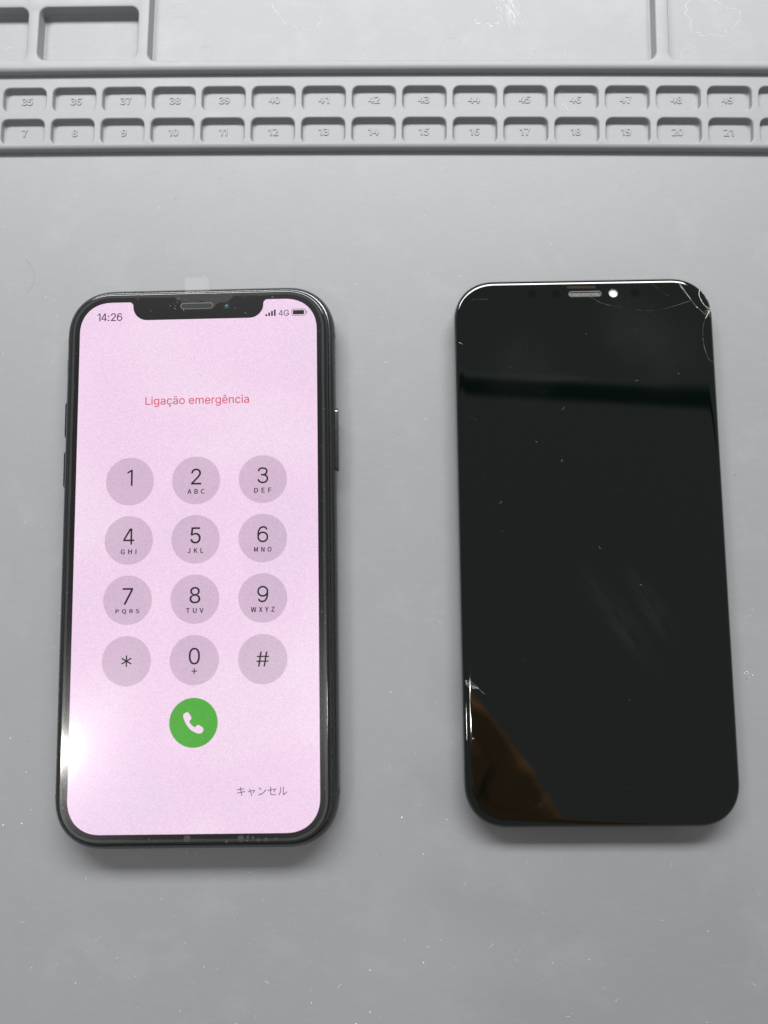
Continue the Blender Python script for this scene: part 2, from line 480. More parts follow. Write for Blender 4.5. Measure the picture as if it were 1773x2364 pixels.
# upper tray block with pockets
TZ, TF = 3.7, 0.7
bm = bmesh.new()
TY0, TY1 = 142.75, 228.0
TXL, TXR = -190.0, 190.0
xs = [TXL + (TXR - TXL) * i / 76 for i in range(77)]
rr = 1.5
front = front_profile(bm, xs, [(TY0 + 0.5, -1.9), (TY0 - 0.02, 1.0), (TY0 - 0.05, 1.8)] + arc(TY0 + rr - 0.1, TZ - rr, rr, 180, 90, 8))
back = [bm.verts.new((x, TY1, TZ)) for x in xs]
pockets = [(-134.5, -105.4, 146.0, 162.7, 2.6), (-103.05, -74.0, 146.0, 162.7, 2.6), (-71.7, 71.15, 145.4, 218, 2.6), (74.0, 182, 145.4, 218, 2.6),
           (-134.5, -105.4, 165.1, 181.9, 2.6), (-103.05, -74.0, 165.1, 181.9, 2.6), (-134.5, -105.4, 184.3, 218, 2.6), (-103.05, -74.0, 184.3, 218, 2.6)]
loops = []
for x0, x1, y0, y1, rad in pockets:
    prev = None
    for ins, z in ((0.0, TZ), (0.15, TZ - 0.045), (0.31, TZ - 0.16), (0.41, TZ - 0.38), (0.62, TF + 0.4), (0.78, TF + 0.1), (1.05, TF), (1.4, TF)):
        cur = ring(bm, rrect(x1 - x0 - 2 * ins, y1 - y0 - 2 * ins, rad - ins * 0.6, 2.1, 10, (x0 + x1) / 2, (y0 + y1) / 2), z)
        if prev: bridge(bm, prev, cur)
        else: loops.append(cur)
        prev = cur
    bm.faces.new(prev)
fill_loops(bm, [front + back[::-1]] + loops)
low = [bm.verts.new((x, TY1, -1.9)) for x in xs]
for i in range(len(xs) - 1): bm.faces.new((back[i], back[i + 1], low[i + 1], low[i]))
warp_bm(bm)
tray = finish(bm, 'tray_section', M_SIL, mat_root, 40)

# dried water marks and chalky wear on the mat: thin crusts with their own outline
def stain_loop(cx, cy, r, z, w, parent, a0=0, a1=360, wob=0.12, squash=1.0, seed=0, m=90, gap=0.12):
    rnd = random.Random(seed); ph = [rnd.uniform(0, 6.28) for _ in range(9)]
    c = unproject(cx, cy, z); bm = bmesh.new(); seg = []
    n = max(14, int(m * (a1 - a0) / 360))
    for i in range(n + 1):
        a = math.radians(a0 + (a1 - a0) * i / n)
        q = r * (1 + wob * (0.5 * math.sin(2 * a + ph[0]) + 0.45 * math.sin(3 * a + ph[1]) + 0.35 * math.sin(5 * a + ph[2]) + 0.22 * math.sin(9 * a + ph[3]) + 0.2 * math.sin(14 * a + ph[4]) + 0.16 * math.sin(23 * a + ph[5])))
        seg.append((c.x + q * math.cos(a), c.y + q * squash * math.sin(a)))
        if (rnd.random() < gap and len(seg) > 2) or i == n:
            if len(seg) > 1: ribbon(bm, seg, [w * rnd.uniform(0.4, 1.2) for _ in seg], z + 0.004, 0.02)
            seg = seg[-1:] if rnd.random() < 0.6 else []
    return finish(bm, 'water_stain', M_STAIN, mat_root)
FT = TF
for i, (cx, cy, r, w, a0, a1, wob, sq) in enumerate((
        (690, 10, 7.4, 0.15, 170, 385, 0.14, 1.0), (1641, 40, 6.7, 0.17, 0, 360, 0.22, 0.9), (1606, 137, 4.1, 0.13, 5, 178, 0.10, 0.9),
        (1264, 140, 5.3, 0.10, 10, 175, 0.12, 0.9), (1340, 138, 3.9, 0.08, -10, 90, 0.12, 1.1), (414, 25, 2.5, 0.07, 0, 360, 0.12, 0.85),
        (475, 120, 1.9, 0.06, 0, 360, 0.12, 0.85), (1045, 112, 3.6, 0.06, -40, 190, 0.1, 0.9), (868, 100, 4.4, 0.07, 200, 330, 0.15, 1.0),
        (1500, 60, 4.2, 0.08, 120, 230, 0.2, 1.6), (118, 105, 2.2, 0.13, 120, 250, 0.4, 2.6), (300, 85, 2.6, 0.15, -60, 70, 0.4, 1.8),
        (30, 122, 3.3, 0.16, 10, 150, 0.3, 0.5))):
    stain_loop(cx, cy, r, FT, w, mat_root, a0, a1, wob, sq, 40 + i)
for i, (cx, cy, r, w, a0, a1, wob, sq) in enumerate(((365, 232, 1.9, 0.12, 120, 245, .4, 1.4), (427, 230, 1.7, 0.1, -70, 60, .3, 1.6), (198, 240, 2.3, 0.12, -10, 110, .4, 0.7),
        (1308, 232, 2.2, 0.14, 200, 380, .5, 1.0), (1590, 232, 1.9, .12, -60, 80, .4, 1.4), (1300, 215, .9, .25, 60, 200, .5, 1.0), (400, 315, 2.6, .08, 190, 330, .3, .7),
        (650, 300, 1.7, .07, 0, 100, .3, .9), (60, 300, 2.4, .08, 20, 150, .4, .6), (1655, 238, 2.0, .08, 190, 330, .4, .6))):
    stain_loop(cx, cy, r, FLOOR_Z, w, mat_root, a0, a1, wob, sq, 80 + i)
rnd = random.Random(5)
for mt, cnt, wmax in ((M_SMEAR, 60, .22), (M_SMEAR2, 190, .16)):
    bm = bmesh.new()
    for i in range(cnt):
        t = rnd.random(); u = rnd.gauss(0, 0.42); low = i % 4 == 0
        px0, py0 = 1166 + u * 30 + t * 16, -20 + t * 70 + rnd.uniform(-14, 8)
        if low: px0, py0 = 1090 + t * 62, 47 + 12 * math.sin(t * 2.6) + rnd.uniform(-6, 6)
        L = rnd.uniform(4, 24) * (0.6 if low else 1); a = math.radians(rnd.gauss(8, 12) if low else rnd.gauss(68, 8))
        p = [unproject(px0 + L * q * math.cos(a), py0 + L * q * math.sin(a) + rnd.uniform(-1, 1), FT) for q in (0, .35, .7, 1)]
        ribbon(bm, [(q.x, q.y) for q in p], rnd.uniform(.04, wmax), FT + 0.004 + rnd.uniform(0, .004), 0.01)
    o = finish(bm, 'chalk_smear', mt, mat_root); o['kind'] = 'stuff'
for px0, py0, px1, py1 in ((420, 132, 425, 146), (1335, 175, 1338, 190), (1390, 174, 1391, 186), (540, 178, 536, 190)):
    bm = bmesh.new()
    p = [unproject(px0 + (px1 - px0) * q + rnd.uniform(-1, 1), py0 + (py1 - py0) * q, STRIP_Z + 0.01) for q in (0, .5, 1)]
    ribbon(bm, [(q.x, q.y) for q in p], .09, p[0].z, 0.012)
    finish(bm, 'scratch_mark', M_STAIN, mat_root)

# ------------------------------------------------------------------ lit smartphone
LX, LY, LR = -50.986, 6.765, 0.0187
phone = empty('smartphone', (LX, LY, 0), LR)
tag(phone, 'dark grey smartphone with lit pink emergency dial pad on its screen', 'smartphone')
PWD, PHT, PR, PN = 71.4, 144.0, 13.0, 2.25
bm = bmesh.new()
frame_prof = [(5.0, 0.02), (3.2, 0.0), (2.4, 0.15), (1.5, 0.6), (0.75, 1.35), (0.28, 2.3), (0.06, 3.2), (0.0, 4.0), (0.06, 4.8), (0.24, 5.5), (0.55, 6.1), (0.95, 6.55), (1.3, 6.8), (1.48, 6.84), (1.58, 6.72), (1.6, 6.1), (2.4, 6.05)]
loft(bm, PWD, PHT, PR, PN, frame_prof, 16)
finish(bm, 'frame', M_STEEL, phone, 50)
bm = bmesh.new()
loft(bm, PWD, PHT, PR, PN, [(1.78, 6.0), (1.74, 6.85), (1.80, 6.98), (2.0, 7.0), (2.3, 6.9)], 16, cap1=True)
finish(bm, 'display_gasket', M_BAND, phone, 40)
bm = bmesh.new()
loft(bm, PWD, PHT, PR, PN, [(1.98, 6.95), (1.93, 7.15), (1.97, 7.38), (2.12, 7.6), (2.4, 7.76), (2.8, 7.85), (3.4, 7.88), (3.8, 7.88)], 16)
finish(bm, 'front_glass', M_PGLASS, phone, 50)
bm = bmesh.new()
loft(bm, PWD, PHT, PR, PN, [(2.9, 7.884), (2.16, 7.884), (2.08, 7.92), (2.10, 8.0), (2.17, 8.08), (2.28, 8.14), (2.42, 8.176), (2.58, 8.19), (3.2, 8.19)], 16)
prot = finish(bm, 'screen_protector', M_PGLASS, phone, 60)
ZP = 8.192
plate(rrect(PWD - 5.16, PHT - 5.16, PR - 2.58, PN, 16), 8.19, ZP, 'matte_coating', M_FILM, prot)
# grey rim where the film lifts over the rounded glass edge
bm = bmesh.new()
def jag(pts, amp, sd):
    rnd = random.Random(sd); out = []; ph = [rnd.uniform(0, 6.3) for _ in range(4)]
    for i, (x, y) in enumerate(pts):
        d = math.hypot(x, y); q = amp * (math.sin(i * .31 + ph[0]) + .6 * math.sin(i * .83 + ph[1]) + .4 * math.sin(i * 2.1 + ph[2]))
        out.append((x * (1 - q / d), y * (1 - q / d)))
    return out
def dense(pts, step=1.2):
    out = []; n = len(pts)
    for i in range(n):
        a, b = pts[i], pts[(i + 1) % n]; L = math.hypot(b[0] - a[0], b[1] - a[1]); m = max(1, int(L / step))
        for j in range(m): out.append((a[0] + (b[0] - a[0]) * j / m, a[1] + (b[1] - a[1]) * j / m))
    return out
def loc_left(px, py, z=ZP):
    p = unproject(px, py, z) - Vector((LX, LY, 0)); c, s = math.cos(LR), math.sin(LR)
    return (c * p.x + s * p.y, -s * p.x + c * p.y)
a_ = dense(rrect(PWD - 5.24, PHT - 5.24, PR - 2.62, PN, 16)); a = ring(bm, a_, ZP + 0.006)
inner = jag(dense(rrect(PWD - 6.5, PHT - 6.5, PR - 3.25, PN, 16)), 0.06, 3)
m_ = min(len(a_), len(inner))
b = ring(bm, [inner[int(i * len(inner) / len(a_)) % len(inner)] for i in range(len(a_))], ZP + 0.006)
c_ = ring(bm, [(x * .9995, y * .9995) for x, y in a_], ZP + 0.001)
bridge(bm, a, b)
bm.verts.ensure_lookup_table()
for v in c_: bm.verts.remove(v)
finish(bm, 'film_rim', M_GAP, prot)
# lifted patch above the earpiece
blob = [(380 + x / 4.366, 620 + y / 4.366) for x, y in ((60, 272), (100, 288), (128, 318), (185, 334), (240, 340), (330, 338), (385, 328), (402, 337), (440, 352), (498, 386), (520, 360), (560, 344), (630, 334), (672, 300), (705, 268))]
pts = catmull([loc_left(*p) for p in blob], 4, False)
top_y = PHT / 2 - 2.64
pts = pts + [(pts[-1][0], top_y), (pts[0][0], top_y)]
bm = bmesh.new(); bm.faces.new(ring(bm, pts, ZP + 0.010)); finish(bm, 'lifted_film_patch', M_GAP, prot)
for px, py, r_ in ((432, 1936, 1.05), (556, 1936, .95), (572, 1933, .5), (584, 1934, .4), (596, 1939, .55), (614, 1938, .55), (523, 1942, .5), (145, 1865, .42), (148, 1812, .6), (629, 686, .38), (318, 690, .28)):
    x, y = loc_left(px, py); o = plate(jag(circle(x, y, r_ * .8, 20), 0, 1), ZP + 0.001, ZP + 0.012, 'air_bubble', M_GAP2, prot)

# display with notch
DW, DH = 62.4, 135.1
def display_outline():
    hw, hh = DW / 2, DH / 2; R = 8.6; n = 2.25; out = []
    base = rrect(DW, DH, R, n, 18)
    k = 19
    out += base[:k]                            # top right corner, ends at top edge
    nl, nr, nb = -17.2, 17.2, hh - 4.95
    f, g = 1.1, 3.7
    out += [(nr + f * (1 - math.sin(t)), hh - f * (1 - math.cos(t))) for t in [math.pi / 2 * i / 6 for i in range(7)]]
    out += [(nr - g + g * math.cos(t), nb + g - g * math.sin(t)) for t in [math.pi / 2 * i / 9 for i in range(10)]]
    out += [(nl + g - g * math.sin(t), nb + g - g * math.cos(t)) for t in [math.pi / 2 * i / 9 for i in range(10)]]
    out += [(nl - f + f * math.cos(t), hh - f + f * math.sin(t)) for t in [math.pi / 2 * i / 6 for i in range(7)]]
    out += base[k:]
    return out
screen = plate(display_outline(), ZP + 0.002, ZP + 0.02, 'screen', M_SCREEN, phone)
ZS = ZP + 0.02
def flat(pts, dz, name, mat): return plate(pts, ZS + 0.001, ZS + dz, name, mat, screen)
def glyph(txt, x, y, mat, name='lettering', dz=0.014, **kw):
    me = text_mesh(txt, **kw); o = link(name, me, mat, screen); o.location = (x * S, y * S, (ZS + dz) * S); return o
KX, KY = (-17.2, -0.1, 17.08), (19.75, 4.6, -10.53, -25.7)
keys = (('1', ''), ('2', 'ABC'), ('3', 'DEF'), ('4', 'GHI'), ('5', 'JKL'), ('6', 'MNO'), ('7', 'PQRS'), ('8', 'TUV'), ('9', 'WXYZ'), ('*', ''), ('0', '+'), ('#', ''))
for i, (d, s_) in enumerate(keys):
    x, y = KX[i % 3], KY[i // 3]
    flat(circle(x, y, 6.2, 56), 0.008, 'dial_key', M_KEY)
    if d == '*':
        # six-armed star
        bm = bmesh.new(); arms = []
        for q in range(6):
            a = math.radians(90 + 60 * q); ca, sa = math.cos(a), math.sin(a); w = .17; L = 1.42
            v = [bm.verts.new((ca * u - sa * t, sa * u + ca * t, 0.0005 * q)) for u, t in ((0, -w), (L, -w), (L, w), (0, w))]
            bm.faces.new(v)
        o = finish(bm, 'digit', M_INK, screen); o.location = (x * S, y * S, (ZS + 0.014) * S)
    elif d == '#':
        glyph('#', x, y, M_INK, 'digit', height=3.7, width=3.2)
    else:
        glyph(d, x + (0.0 if d != '1' else -0.0), y + 0.98, M_INK, 'digit', height=4.15, font=F_UI)
        if s_ == '+': glyph('+', x, y - 2.72, M_INK, 'key_letters', height=1.4, bold=0.03)
        elif s_: glyph(s_, x, y - 2.88, M_INK, 'key_letters', height=1.22, width={2: 0, 3: (4.35 if s_ not in ('GHI', 'JKL') else 3.95), 4: 5.95}[len(s_)], spacing=1.28, bold=0.045)
flat(circle(-0.15, -41.0, 6.05, 64), 0.008, 'call_button', M_CALL)
hs = [(606, 1826), (622, 1815), (636, 1818), (655, 1846), (654, 1862), (643, 1875), (652, 1892), (668, 1907), (682, 1913), (694, 1902), (706, 1899), (733, 1917), (738, 1932), (730, 1948), (712, 1955), (688, 1950), (650, 1928), (622, 1893), (605, 1856), (601, 1838)]
flat(catmull([((x - 671) / 27 - .15, -(y - 1884) / 27 - 41.0) for x, y in hs], 4), 0.016, 'handset_icon', M_SCREEN)
glyph('Ligação emergência', -0.05, 40.6, M_RED, 'caption', width=27.0, font=F_UI, bold=0.012)
glyph('キャンセル', 16.95, -57.67, M_INK3, 'caption', width=12.4, font=F_CJK or F_UI)
glyph('14:26', -23.35, 63.62, M_INK2, 'clock', width=6.5, font=F_UI, bold=0.035)
glyph('4G', 22.6, 63.72, M_INK2, 'network_mark', width=2.65, font=F_UI, bold=0.015)
for i, hgt in enumerate((.55, .95, 1.35, 1.75)):
    x = 18.0 + i * .74; flat(rrect(.46, hgt, .1, 2, 3, x, 62.95 + hgt / 2), 0.014, 'signal_bar', M_INK)
bx, by = 26.5, 63.82
bm = bmesh.new(); A = ring(bm, rrect(3.75, 1.85, .5, 2, 6, bx, by), 0); B = ring(bm, rrect(3.45, 1.55, .38, 2, 6, bx, by), 0); bridge(bm, A, B)
o = finish(bm, 'battery_outline', M_INK3, screen); o.location.z = (ZS + .012) * S
flat(rrect(2.95, 1.15, .2, 2, 4, bx - .05, by), 0.014, 'battery_level', M_INK)
flat(rrect(.18, .6, .08, 2, 3, bx + 2.12, by), 0.014, 'battery_tip', M_INK3)

# notch hardware
sl = (loc_left(380 + 325 / 4.366, 620 + 376 / 4.366))
bm = bmesh.new(); A = ring(bm, rrect(8.7, 1.75, .86, 2, 8, *sl), ZP + .012); B = ring(bm, rrect(8.2, 1.3, .64, 2, 8, *sl), ZP + .02); bridge(bm, A, B)
ear = finish(bm, 'earpiece_rim', M_GREYMETAL, phone, recalc=True)
plate(rrect(8.2, 1.3, .64, 2, 8, *sl), ZP + .001, ZP + .014, 'earpiece_mesh', M_GAP, phone)
cl = loc_left(380 + 625 / 4.366, 620 + 376 / 4.366)
lens = plate(circle(*cl, 1.05, 32), ZP + .001, ZP + .013, 'front_camera', M_LENS, phone)
plate(circle(cl[0], cl[1] - .08, .62, 24), ZP + .014, ZP + .018, 'lens_ring', M_LENS2, lens)
plate(circle(cl[0], cl[1] + .12, .11, 12), ZP + .019, ZP + .022, 'painted_glint', M_WHITE, lens)  # highlight on the lens painted as a small white disc

# frame parts
def side_piece(name, side, y0, y1, z0, z1, out, mat, r_=0.5):
    """a button that stands out of the side of the frame"""
    bm = bmesh.new(); prev = None
    for q, (dx, ins) in enumerate(((-1.2, 0), (out - .14, 0), (out - .04, .06), (out, .2))):
        pts = rrect(y1 - y0 - 2 * ins, z1 - z0 - 2 * ins, max(.1, (z1 - z0) / 2 * .9 - ins), 2, 6, (y0 + y1) / 2, (z0 + z1) / 2)
        cur = [bm.verts.new((side * (PWD / 2 + dx), p[0], p[1])) for p in pts]
        if prev: bridge(bm, prev, cur)
        prev = cur
    bm.faces.new(prev)
    return finish(bm, name, mat, phone, 40)
side_piece('side_button', 1, 22.1, 38.8, 2.7, 5.3, .62, M_STEEL)
side_piece('volume_button', -1, 32.1, 42.0, 2.7, 5.3, .28, M_STEEL)
side_piece('volume_button', -1, 18.8, 28.7, 2.7, 5.3, .28, M_STEEL)
side_piece('mute_switch', -1, 49.0, 54.0, 2.9, 5.1, .08, M_STEEL)
for sd in (1, -1):
    for yy in (58.3, -58.9):
        bm = bmesh.new(); L0 = []; L1 = []
        for ins, z in frame_prof[2:14]:
            zz = z; x = sd * (PWD / 2 - ins + .02)
            L0.append(bm.verts.new((x, yy - .62, zz))); L1.append(bm.verts.new((x, yy + .62, zz)))
        for i in range(len(L0) - 1): bm.faces.new((L0[i], L0[i + 1], L1[i + 1], L1[i]))
        finish(bm, 'antenna_band', M_BAND, phone, 60)
# clear pull tab of the film
c0 = [loc_left(380 + x / 4.366, 620 + y / 4.366, 8.3) for x, y in ((205, 250), (452, 246), (445, 92), (208, 97))]
bm = bmesh.new(); A = [bm.verts.new((p[0], p[1], 8.11 if i < 2 else 8.5)) for i, p in enumerate(c0)]
B = [bm.verts.new((v.co.x, v.co.y, v.co.z + .06)) for v in A]; bridge(bm, A, B); bm.faces.new(A[::-1]); bm.faces.new(B)
finish(bm, 'pull_tab', M_TAB, phone)

# ------------------------------------------------------------------ cracked black display assembly
RX, RY, RR = 50.08, 10.70, 0.0121
RZ = 6.0
panel = empty('display_panel', (RX, RY, 0), RR)
tag(panel, 'black removed phone display panel, switched off, with cracked corner and chipped edge', 'phone screen')
GW, GH, GR, GN = 68.2, 140.4, 11.0, 2.2
GPROF = [(0.46, 4.63), (0.40, 5.0), (0.45, 5.35), (0.58, 5.6), (0.8, 5.76), (1.1, 5.86), (1.5, 5.935), (1.9, 5.98), (2.25, 5.997), (2.6, 6.0)]
def loc_right(px, py, z=RZ):
    p = unproject(px, py, z) - Vector((RX, RY, 0)); c, s = math.cos(RR), math.sin(RR)
    return (c * p.x + s * p.y, -s * p.x + c * p.y)
hole_c = loc_right(1416, 676)
slot_c = loc_right(1040 + 1288 / 4.1475, 630 + 202 / 4.1475)
bm = bmesh.new()
loft(bm, GW, GH, GR, GN, [(2.2, 4.0), (0.9, 4.0), (0.3, 4.1), (0.08, 4.3), (0.0, 4.55), (0.04, 4.78), (0.2, 4.86), (0.3, 4.8), (0.42, 4.6), (1.0, 4.6)], 16)
finish(bm, 'bezel_frame', M_BEZEL, panel, 50)
bm = bmesh.new()
circ = ring(bm, circle(*hole_c, 1.22, 40), RZ); slot = ring(bm, rrect(8.3, 1.15, .56, 2, 8, *slot_c), RZ)
loft(bm, GW, GH, GR, GN, GPROF, 18, cap0=False, holes=(circ, slot))
for lp, pts, dz in ((circ, circle(*hole_c, 1.22, 40), 1.0), (slot, rrect(8.3, 1.15, .56, 2, 8, *slot_c), .25)):
    lo = ring(bm, pts, RZ - dz); bridge(bm, lo, lp)
finish(bm, 'cover_glass', M_GLASS, panel, 50)
plate(circle(*hole_c, 1.5, 40), 4.62, 5.6, 'camera_hole_backing', M_WHITE, panel)
plate(rrect(8.6, 1.4, .6, 2, 8, *slot_c), 5.4, RZ - .18, 'earpiece_mesh', M_MESH, panel)
bm = bmesh.new(); A = ring(bm, rrect(8.75, 1.6, .8, 2, 8, *slot_c), RZ + .003); B = ring(bm, rrect(8.3, 1.15, .56, 2, 8, *slot_c), RZ + .015); bridge(bm, A, B)
finish(bm, 'earpiece_rim', M_GREYMETAL, panel)
plate([loc_right(1040 + x / 4.1475, 630 + y / 4.1475) for x, y in ((1115, 150), (1388, 148), (1388, 124), (1115, 126))], RZ + .001, RZ + .006, 'sensor_window', plain('brown_sensor_window', (0.022, 0.018, 0.014, 1), .15), panel)
for px, py in ((1229, 677), (1283, 678), (1466, 676)):
    x, y = loc_right(px, py); plate(circle(x, y, 1.15, 28), RZ + .001, RZ + .005, 'sensor_dot', plain('sensor_black', (0.0008, 0.0008, 0.0008, 1), .03, IOR=1.47), panel)
bm = bmesh.new(); loft(bm, 60, 128, 6, 2, [(0.6, 0.0), (0.0, .3), (0.0, 3.8), (0.4, 4.02)], 8)
finish(bm, 'shield_plate', M_SHIELD, panel, 40)

GPROF_I = GPROF[1:]
def glass_z(x, y):                           # height of the curved cover glass under a point
    r_ = GR - 1.2; qx, qy = abs(x) - GW / 2 + r_, abs(y) - GH / 2 + r_
    ins = r_ - math.hypot(max(qx, 0), max(qy, 0)) - min(max(qx, qy), 0)
    for (i0, z0), (i1, z1) in zip(GPROF_I, GPROF_I[1:]):
        if ins <= i1: return z0 + (z1 - z0) * max(0, (ins - i0) / (i1 - i0))
    return RZ
def settle(bm):
    for v in bm.verts: v.co.z += glass_z(v.co.x, v.co.y) - RZ
    return bm
def crack(pts, w, mat=None, hz=.02, origin=(1400, 630, 5.925), name='crack', smooth=4, jit=.03):
    ox, oy, sc = origin
    P = catmull([loc_right(ox + x / sc, oy + y / sc) for x, y in pts], smooth, False)
    P = [(x + random.uniform(-jit, jit), y + random.uniform(-jit, jit)) for x, y in P]
    bm = bmesh.new(); ribbon(bm, P, [w * .62 * random.uniform(.4, 1.4) for _ in P], RZ + .002, hz)
    return finish(settle(bm), name, mat or M_CRACK, panel)
crack([(975, 118), (1060, 225), (1110, 300), (1165, 372)], .13, M_CHIP)
crack([(1000, 165), (1060, 240), (1150, 368)], .16, M_CHIP, jit=.06)
crack([(1165, 375), (1215, 445), (1280, 505), (1355, 560)], .13, M_CHIP, jit=.05)
crack([(1165, 375), (1000, 430), (850, 475), (700, 508)], .07, M_CRACKF)
crack([(700, 508), (500, 516), (380, 500), (180, 468), (0, 435)], .04, M_CRACKF)
crack([(1540, 315), (1440, 285), (1380, 255), (1325, 222)], .09, M_CRACKF, origin=(1040, 630, 4.1475))
crack([(1275, 228), (1268, 300), (1300, 390), (1370, 465), (1430, 492)], .15, M_CRACK, jit=.05)
crack([(1280, 340), (1310, 400), (1350, 450)], .26, M_CHIP)
crack([(1330, 240), (1390, 330), (1435, 440), (1445, 500)], .16, M_CRACK)
crack([(1450, 500), (1405, 520), (1385, 565), (1350, 628)], .34, M_CHIP, jit=.08)
crack([(1440, 508), (1400, 540), (1370, 600)], .14, M_CRACK, jit=.08)
crack([(1350, 628), (1325, 720), (1318, 880)], .06, M_CRACKF)
crack([(1318, 880), (1340, 1020), (1395, 1170), (1420, 1195), (1498, 1240)], .10, M_CRACKF)
crack([(600, 130), (740, 240), (860, 320)], .05, M_CRACKF)
crack([(200, 255), (280, 252), (365, 254)], .07, M_CRACKF, origin=(1040, 630, 4.1475))
crack([(82, 667), (100, 672), (116, 684)], .12, M_CRACK, origin=(1040, 630, 4.1475))
E4 = (1050, 1540, 11.06)
crack([(262, 352), (320, 340), (400, 372), (500, 432), (575, 500), (612, 552)], .07, M_CHIP, origin=E4)
crack([(272, 420), (330, 488), (400, 515), (520, 545), (612, 560), (680, 620), (765, 692)], .09, M_CHIP, origin=E4)
rb = random.Random(31)
for i in range(16):                           # short splinters running out of the struck corner
    x, y = 1410 + rb.gauss(0, 22), 510 + rb.gauss(0, 26); a = rb.uniform(1.6, 5.2); L = rb.uniform(25, 90); b = a + rb.gauss(0, .35)
    crack([(x, y), (x + L * .5 * math.cos(a), y + L * .5 * math.sin(a)), (x + L * (math.cos(a) + math.cos(b)) / 2, y + L * (math.sin(a) + math.sin(b)) / 2)], rb.uniform(.04, .12), rb.choice((M_CHIP, M_CRACKF, M_CRACKF)), smooth=3)
def shards(region, n, smin, smax, origin, seed):
    rnd = random.Random(seed); ox, oy, sc = origin
    bm = bmesh.new()
    for i in range(n):
        x, y = region(rnd); x, y = loc_right(ox + x / sc, oy + y / sc); s = rnd.uniform(smin, smax); a = rnd.uniform(0, 6.28)
        v = [bm.verts.new((x + s * math.cos(a + q) * rnd.uniform(.5, 1.2), y + s * math.sin(a + q) * rnd.uniform(.4, 1), RZ + .002 + rnd.uniform(0, .05))) for q in (0, 2.1, 4.2)]
        t = bm.verts.new((x, y, RZ + rnd.uniform(.03, .12)))
        for q in range(3): bm.faces.new((v[q], v[(q + 1) % 3], t))
        bm.faces.new(v[::-1])
    return settle(bm)
def leafreg(r):
    t = r.random(); top = 350 + 190 * t; bot = 430 + 125 * t
    return 275 + 330 * t, r.uniform(top, min(bot, top + 120))
o = finish(shards(leafreg, 90, .05, .17, E4, 1), 'glass_chip', M_CHIP, panel)
o = finish(shards(leafreg, 14, .05, .12, E4, 2), 'glass_chip', M_CRACK, panel)
o = finish(shards(lambda r: (r.gauss(1405, 34), r.gauss(530, 34)), 40, .04, .16, (1400, 630, 5.925), 3), 'glass_chip', M_CHIP, panel)
o = finish(shards(lambda r: (r.gauss(1405, 30), r.gauss(525, 30)), 14, .03, .10, (1400, 630, 5.925), 4), 'glass_chip', M_CRACK, panel)
o = finish(shards(lambda r: (1000 + 200 * (t := r.random()) + r.gauss(0, 6), 150 + 280 * t), 26, .03, .08, (1400, 630, 5.925), 6), 'glass_chip', M_CHIP, panel)

# ------------------------------------------------------------------ dust and lint
def flake(bm, x, y, z, s, rnd):
    a = rnd.uniform(0, 6.28); e = rnd.uniform(.4, 1)
    v = [bm.verts.new((x + s * math.cos(a + q * 1.57) * (1 if q % 2 else e), y + s * math.sin(a + q * 1.57) * (1 if q % 2 else e), z)) for q in range(4)]
    t = bm.verts.new((x, y, z + s * .7))
    for q in range(4): bm.faces.new((v[q], v[(q + 1) % 4], t))
    bm.faces.new(v[::-1])
def fibre(bm, x, y, z, L, w, rnd):
    a = rnd.uniform(0, 6.28); cv = rnd.gauss(0, .2); P = []
    for i in range(6):
        P.append((x, y)); x += L / 5 * math.cos(a); y += L / 5 * math.sin(a); a += cv
    ribbon(bm, P, w, z, w * .7)
def on_phone(x, y):
    for cx, cy, rz, w, h in ((LX, LY, LR, 74, 147), (RX, RY, RR, 70, 142.5)):
        u, v = x - cx, y - cy; c, s = math.cos(rz), math.sin(rz)
        if abs(c * u + s * v) < w / 2 and abs(-s * u + c * v) < h / 2: return True
    return False
rnd = random.Random(21)
bm = bmesh.new(); bd = bmesh.new(); n = 0
while n < 900:
    x, y = rnd.uniform(-125, 125), rnd.uniform(-120, 117)
    if on_phone(x, y): continue
    n += 1; s = min(.25, .04 * math.exp(abs(rnd.gauss(0, .8))))
    flake(bd if rnd.random() < .05 else bm, x, y, .001, s, rnd)
n = 0
while n < 120:
    x, y = rnd.uniform(-125, 125), rnd.uniform(-120, 117)
    if on_phone(x, y): continue
    n += 1; fibre(bm, x, y, .002, rnd.uniform(.3, 1.7), rnd.uniform(.025, .06), rnd)
for i in range(160):                          # in the pockets and along the rims
    x, y = rnd.uniform(-68, 68), rnd.uniform(147.5, 200); X, Y = warp(x, y); flake(bm, X, Y, TF + .001, min(.14, .025 * math.exp(abs(rnd.gauss(0, .7)))), rnd)
for i in range(60):
    x, y = rnd.uniform(-100, -77), rnd.uniform(148, 160); X, Y = warp(x, y); flake(bm, X, Y, TF + .001, rnd.uniform(.025, .07), rnd)
for cy, ch, n0 in ROWS:
    for c in COLS:
        for i in range(7):
            x, y = CX0 + c * PITCH + rnd.uniform(-5, 5), cy + rnd.uniform(-2.6, 2.6); X, Y = warp(x, y); flake(bm, X, Y, FLOOR_Z + .001, rnd.uniform(.02, .075), rnd)
for i in range(70):
    X, Y = warp(rnd.uniform(-120, 120), rnd.choice((121.4, 130.9, 140.6)) + rnd.uniform(-.4, .4)); flake(bm, X, Y, STRIP_Z + .001, rnd.uniform(.02, .07), rnd)
for i in range(14):                           # a crumb beside the black panel and one by the near edge of the mat
    p = unproject(1729 + rnd.gauss(0, 8), 1557 + rnd.gauss(0, 5), 0); flake(bd if i % 3 == 0 else bm, p.x, p.y, .001, rnd.uniform(.05, .2), rnd)
for i in range(60):                           # lint gathered along the foot of the strip
    X, Y = warp(rnd.uniform(-115, 115), YF - abs(rnd.gauss(.3, .8)) - .2); flake(bm, X, Y, .001, rnd.uniform(.025, .09), rnd)
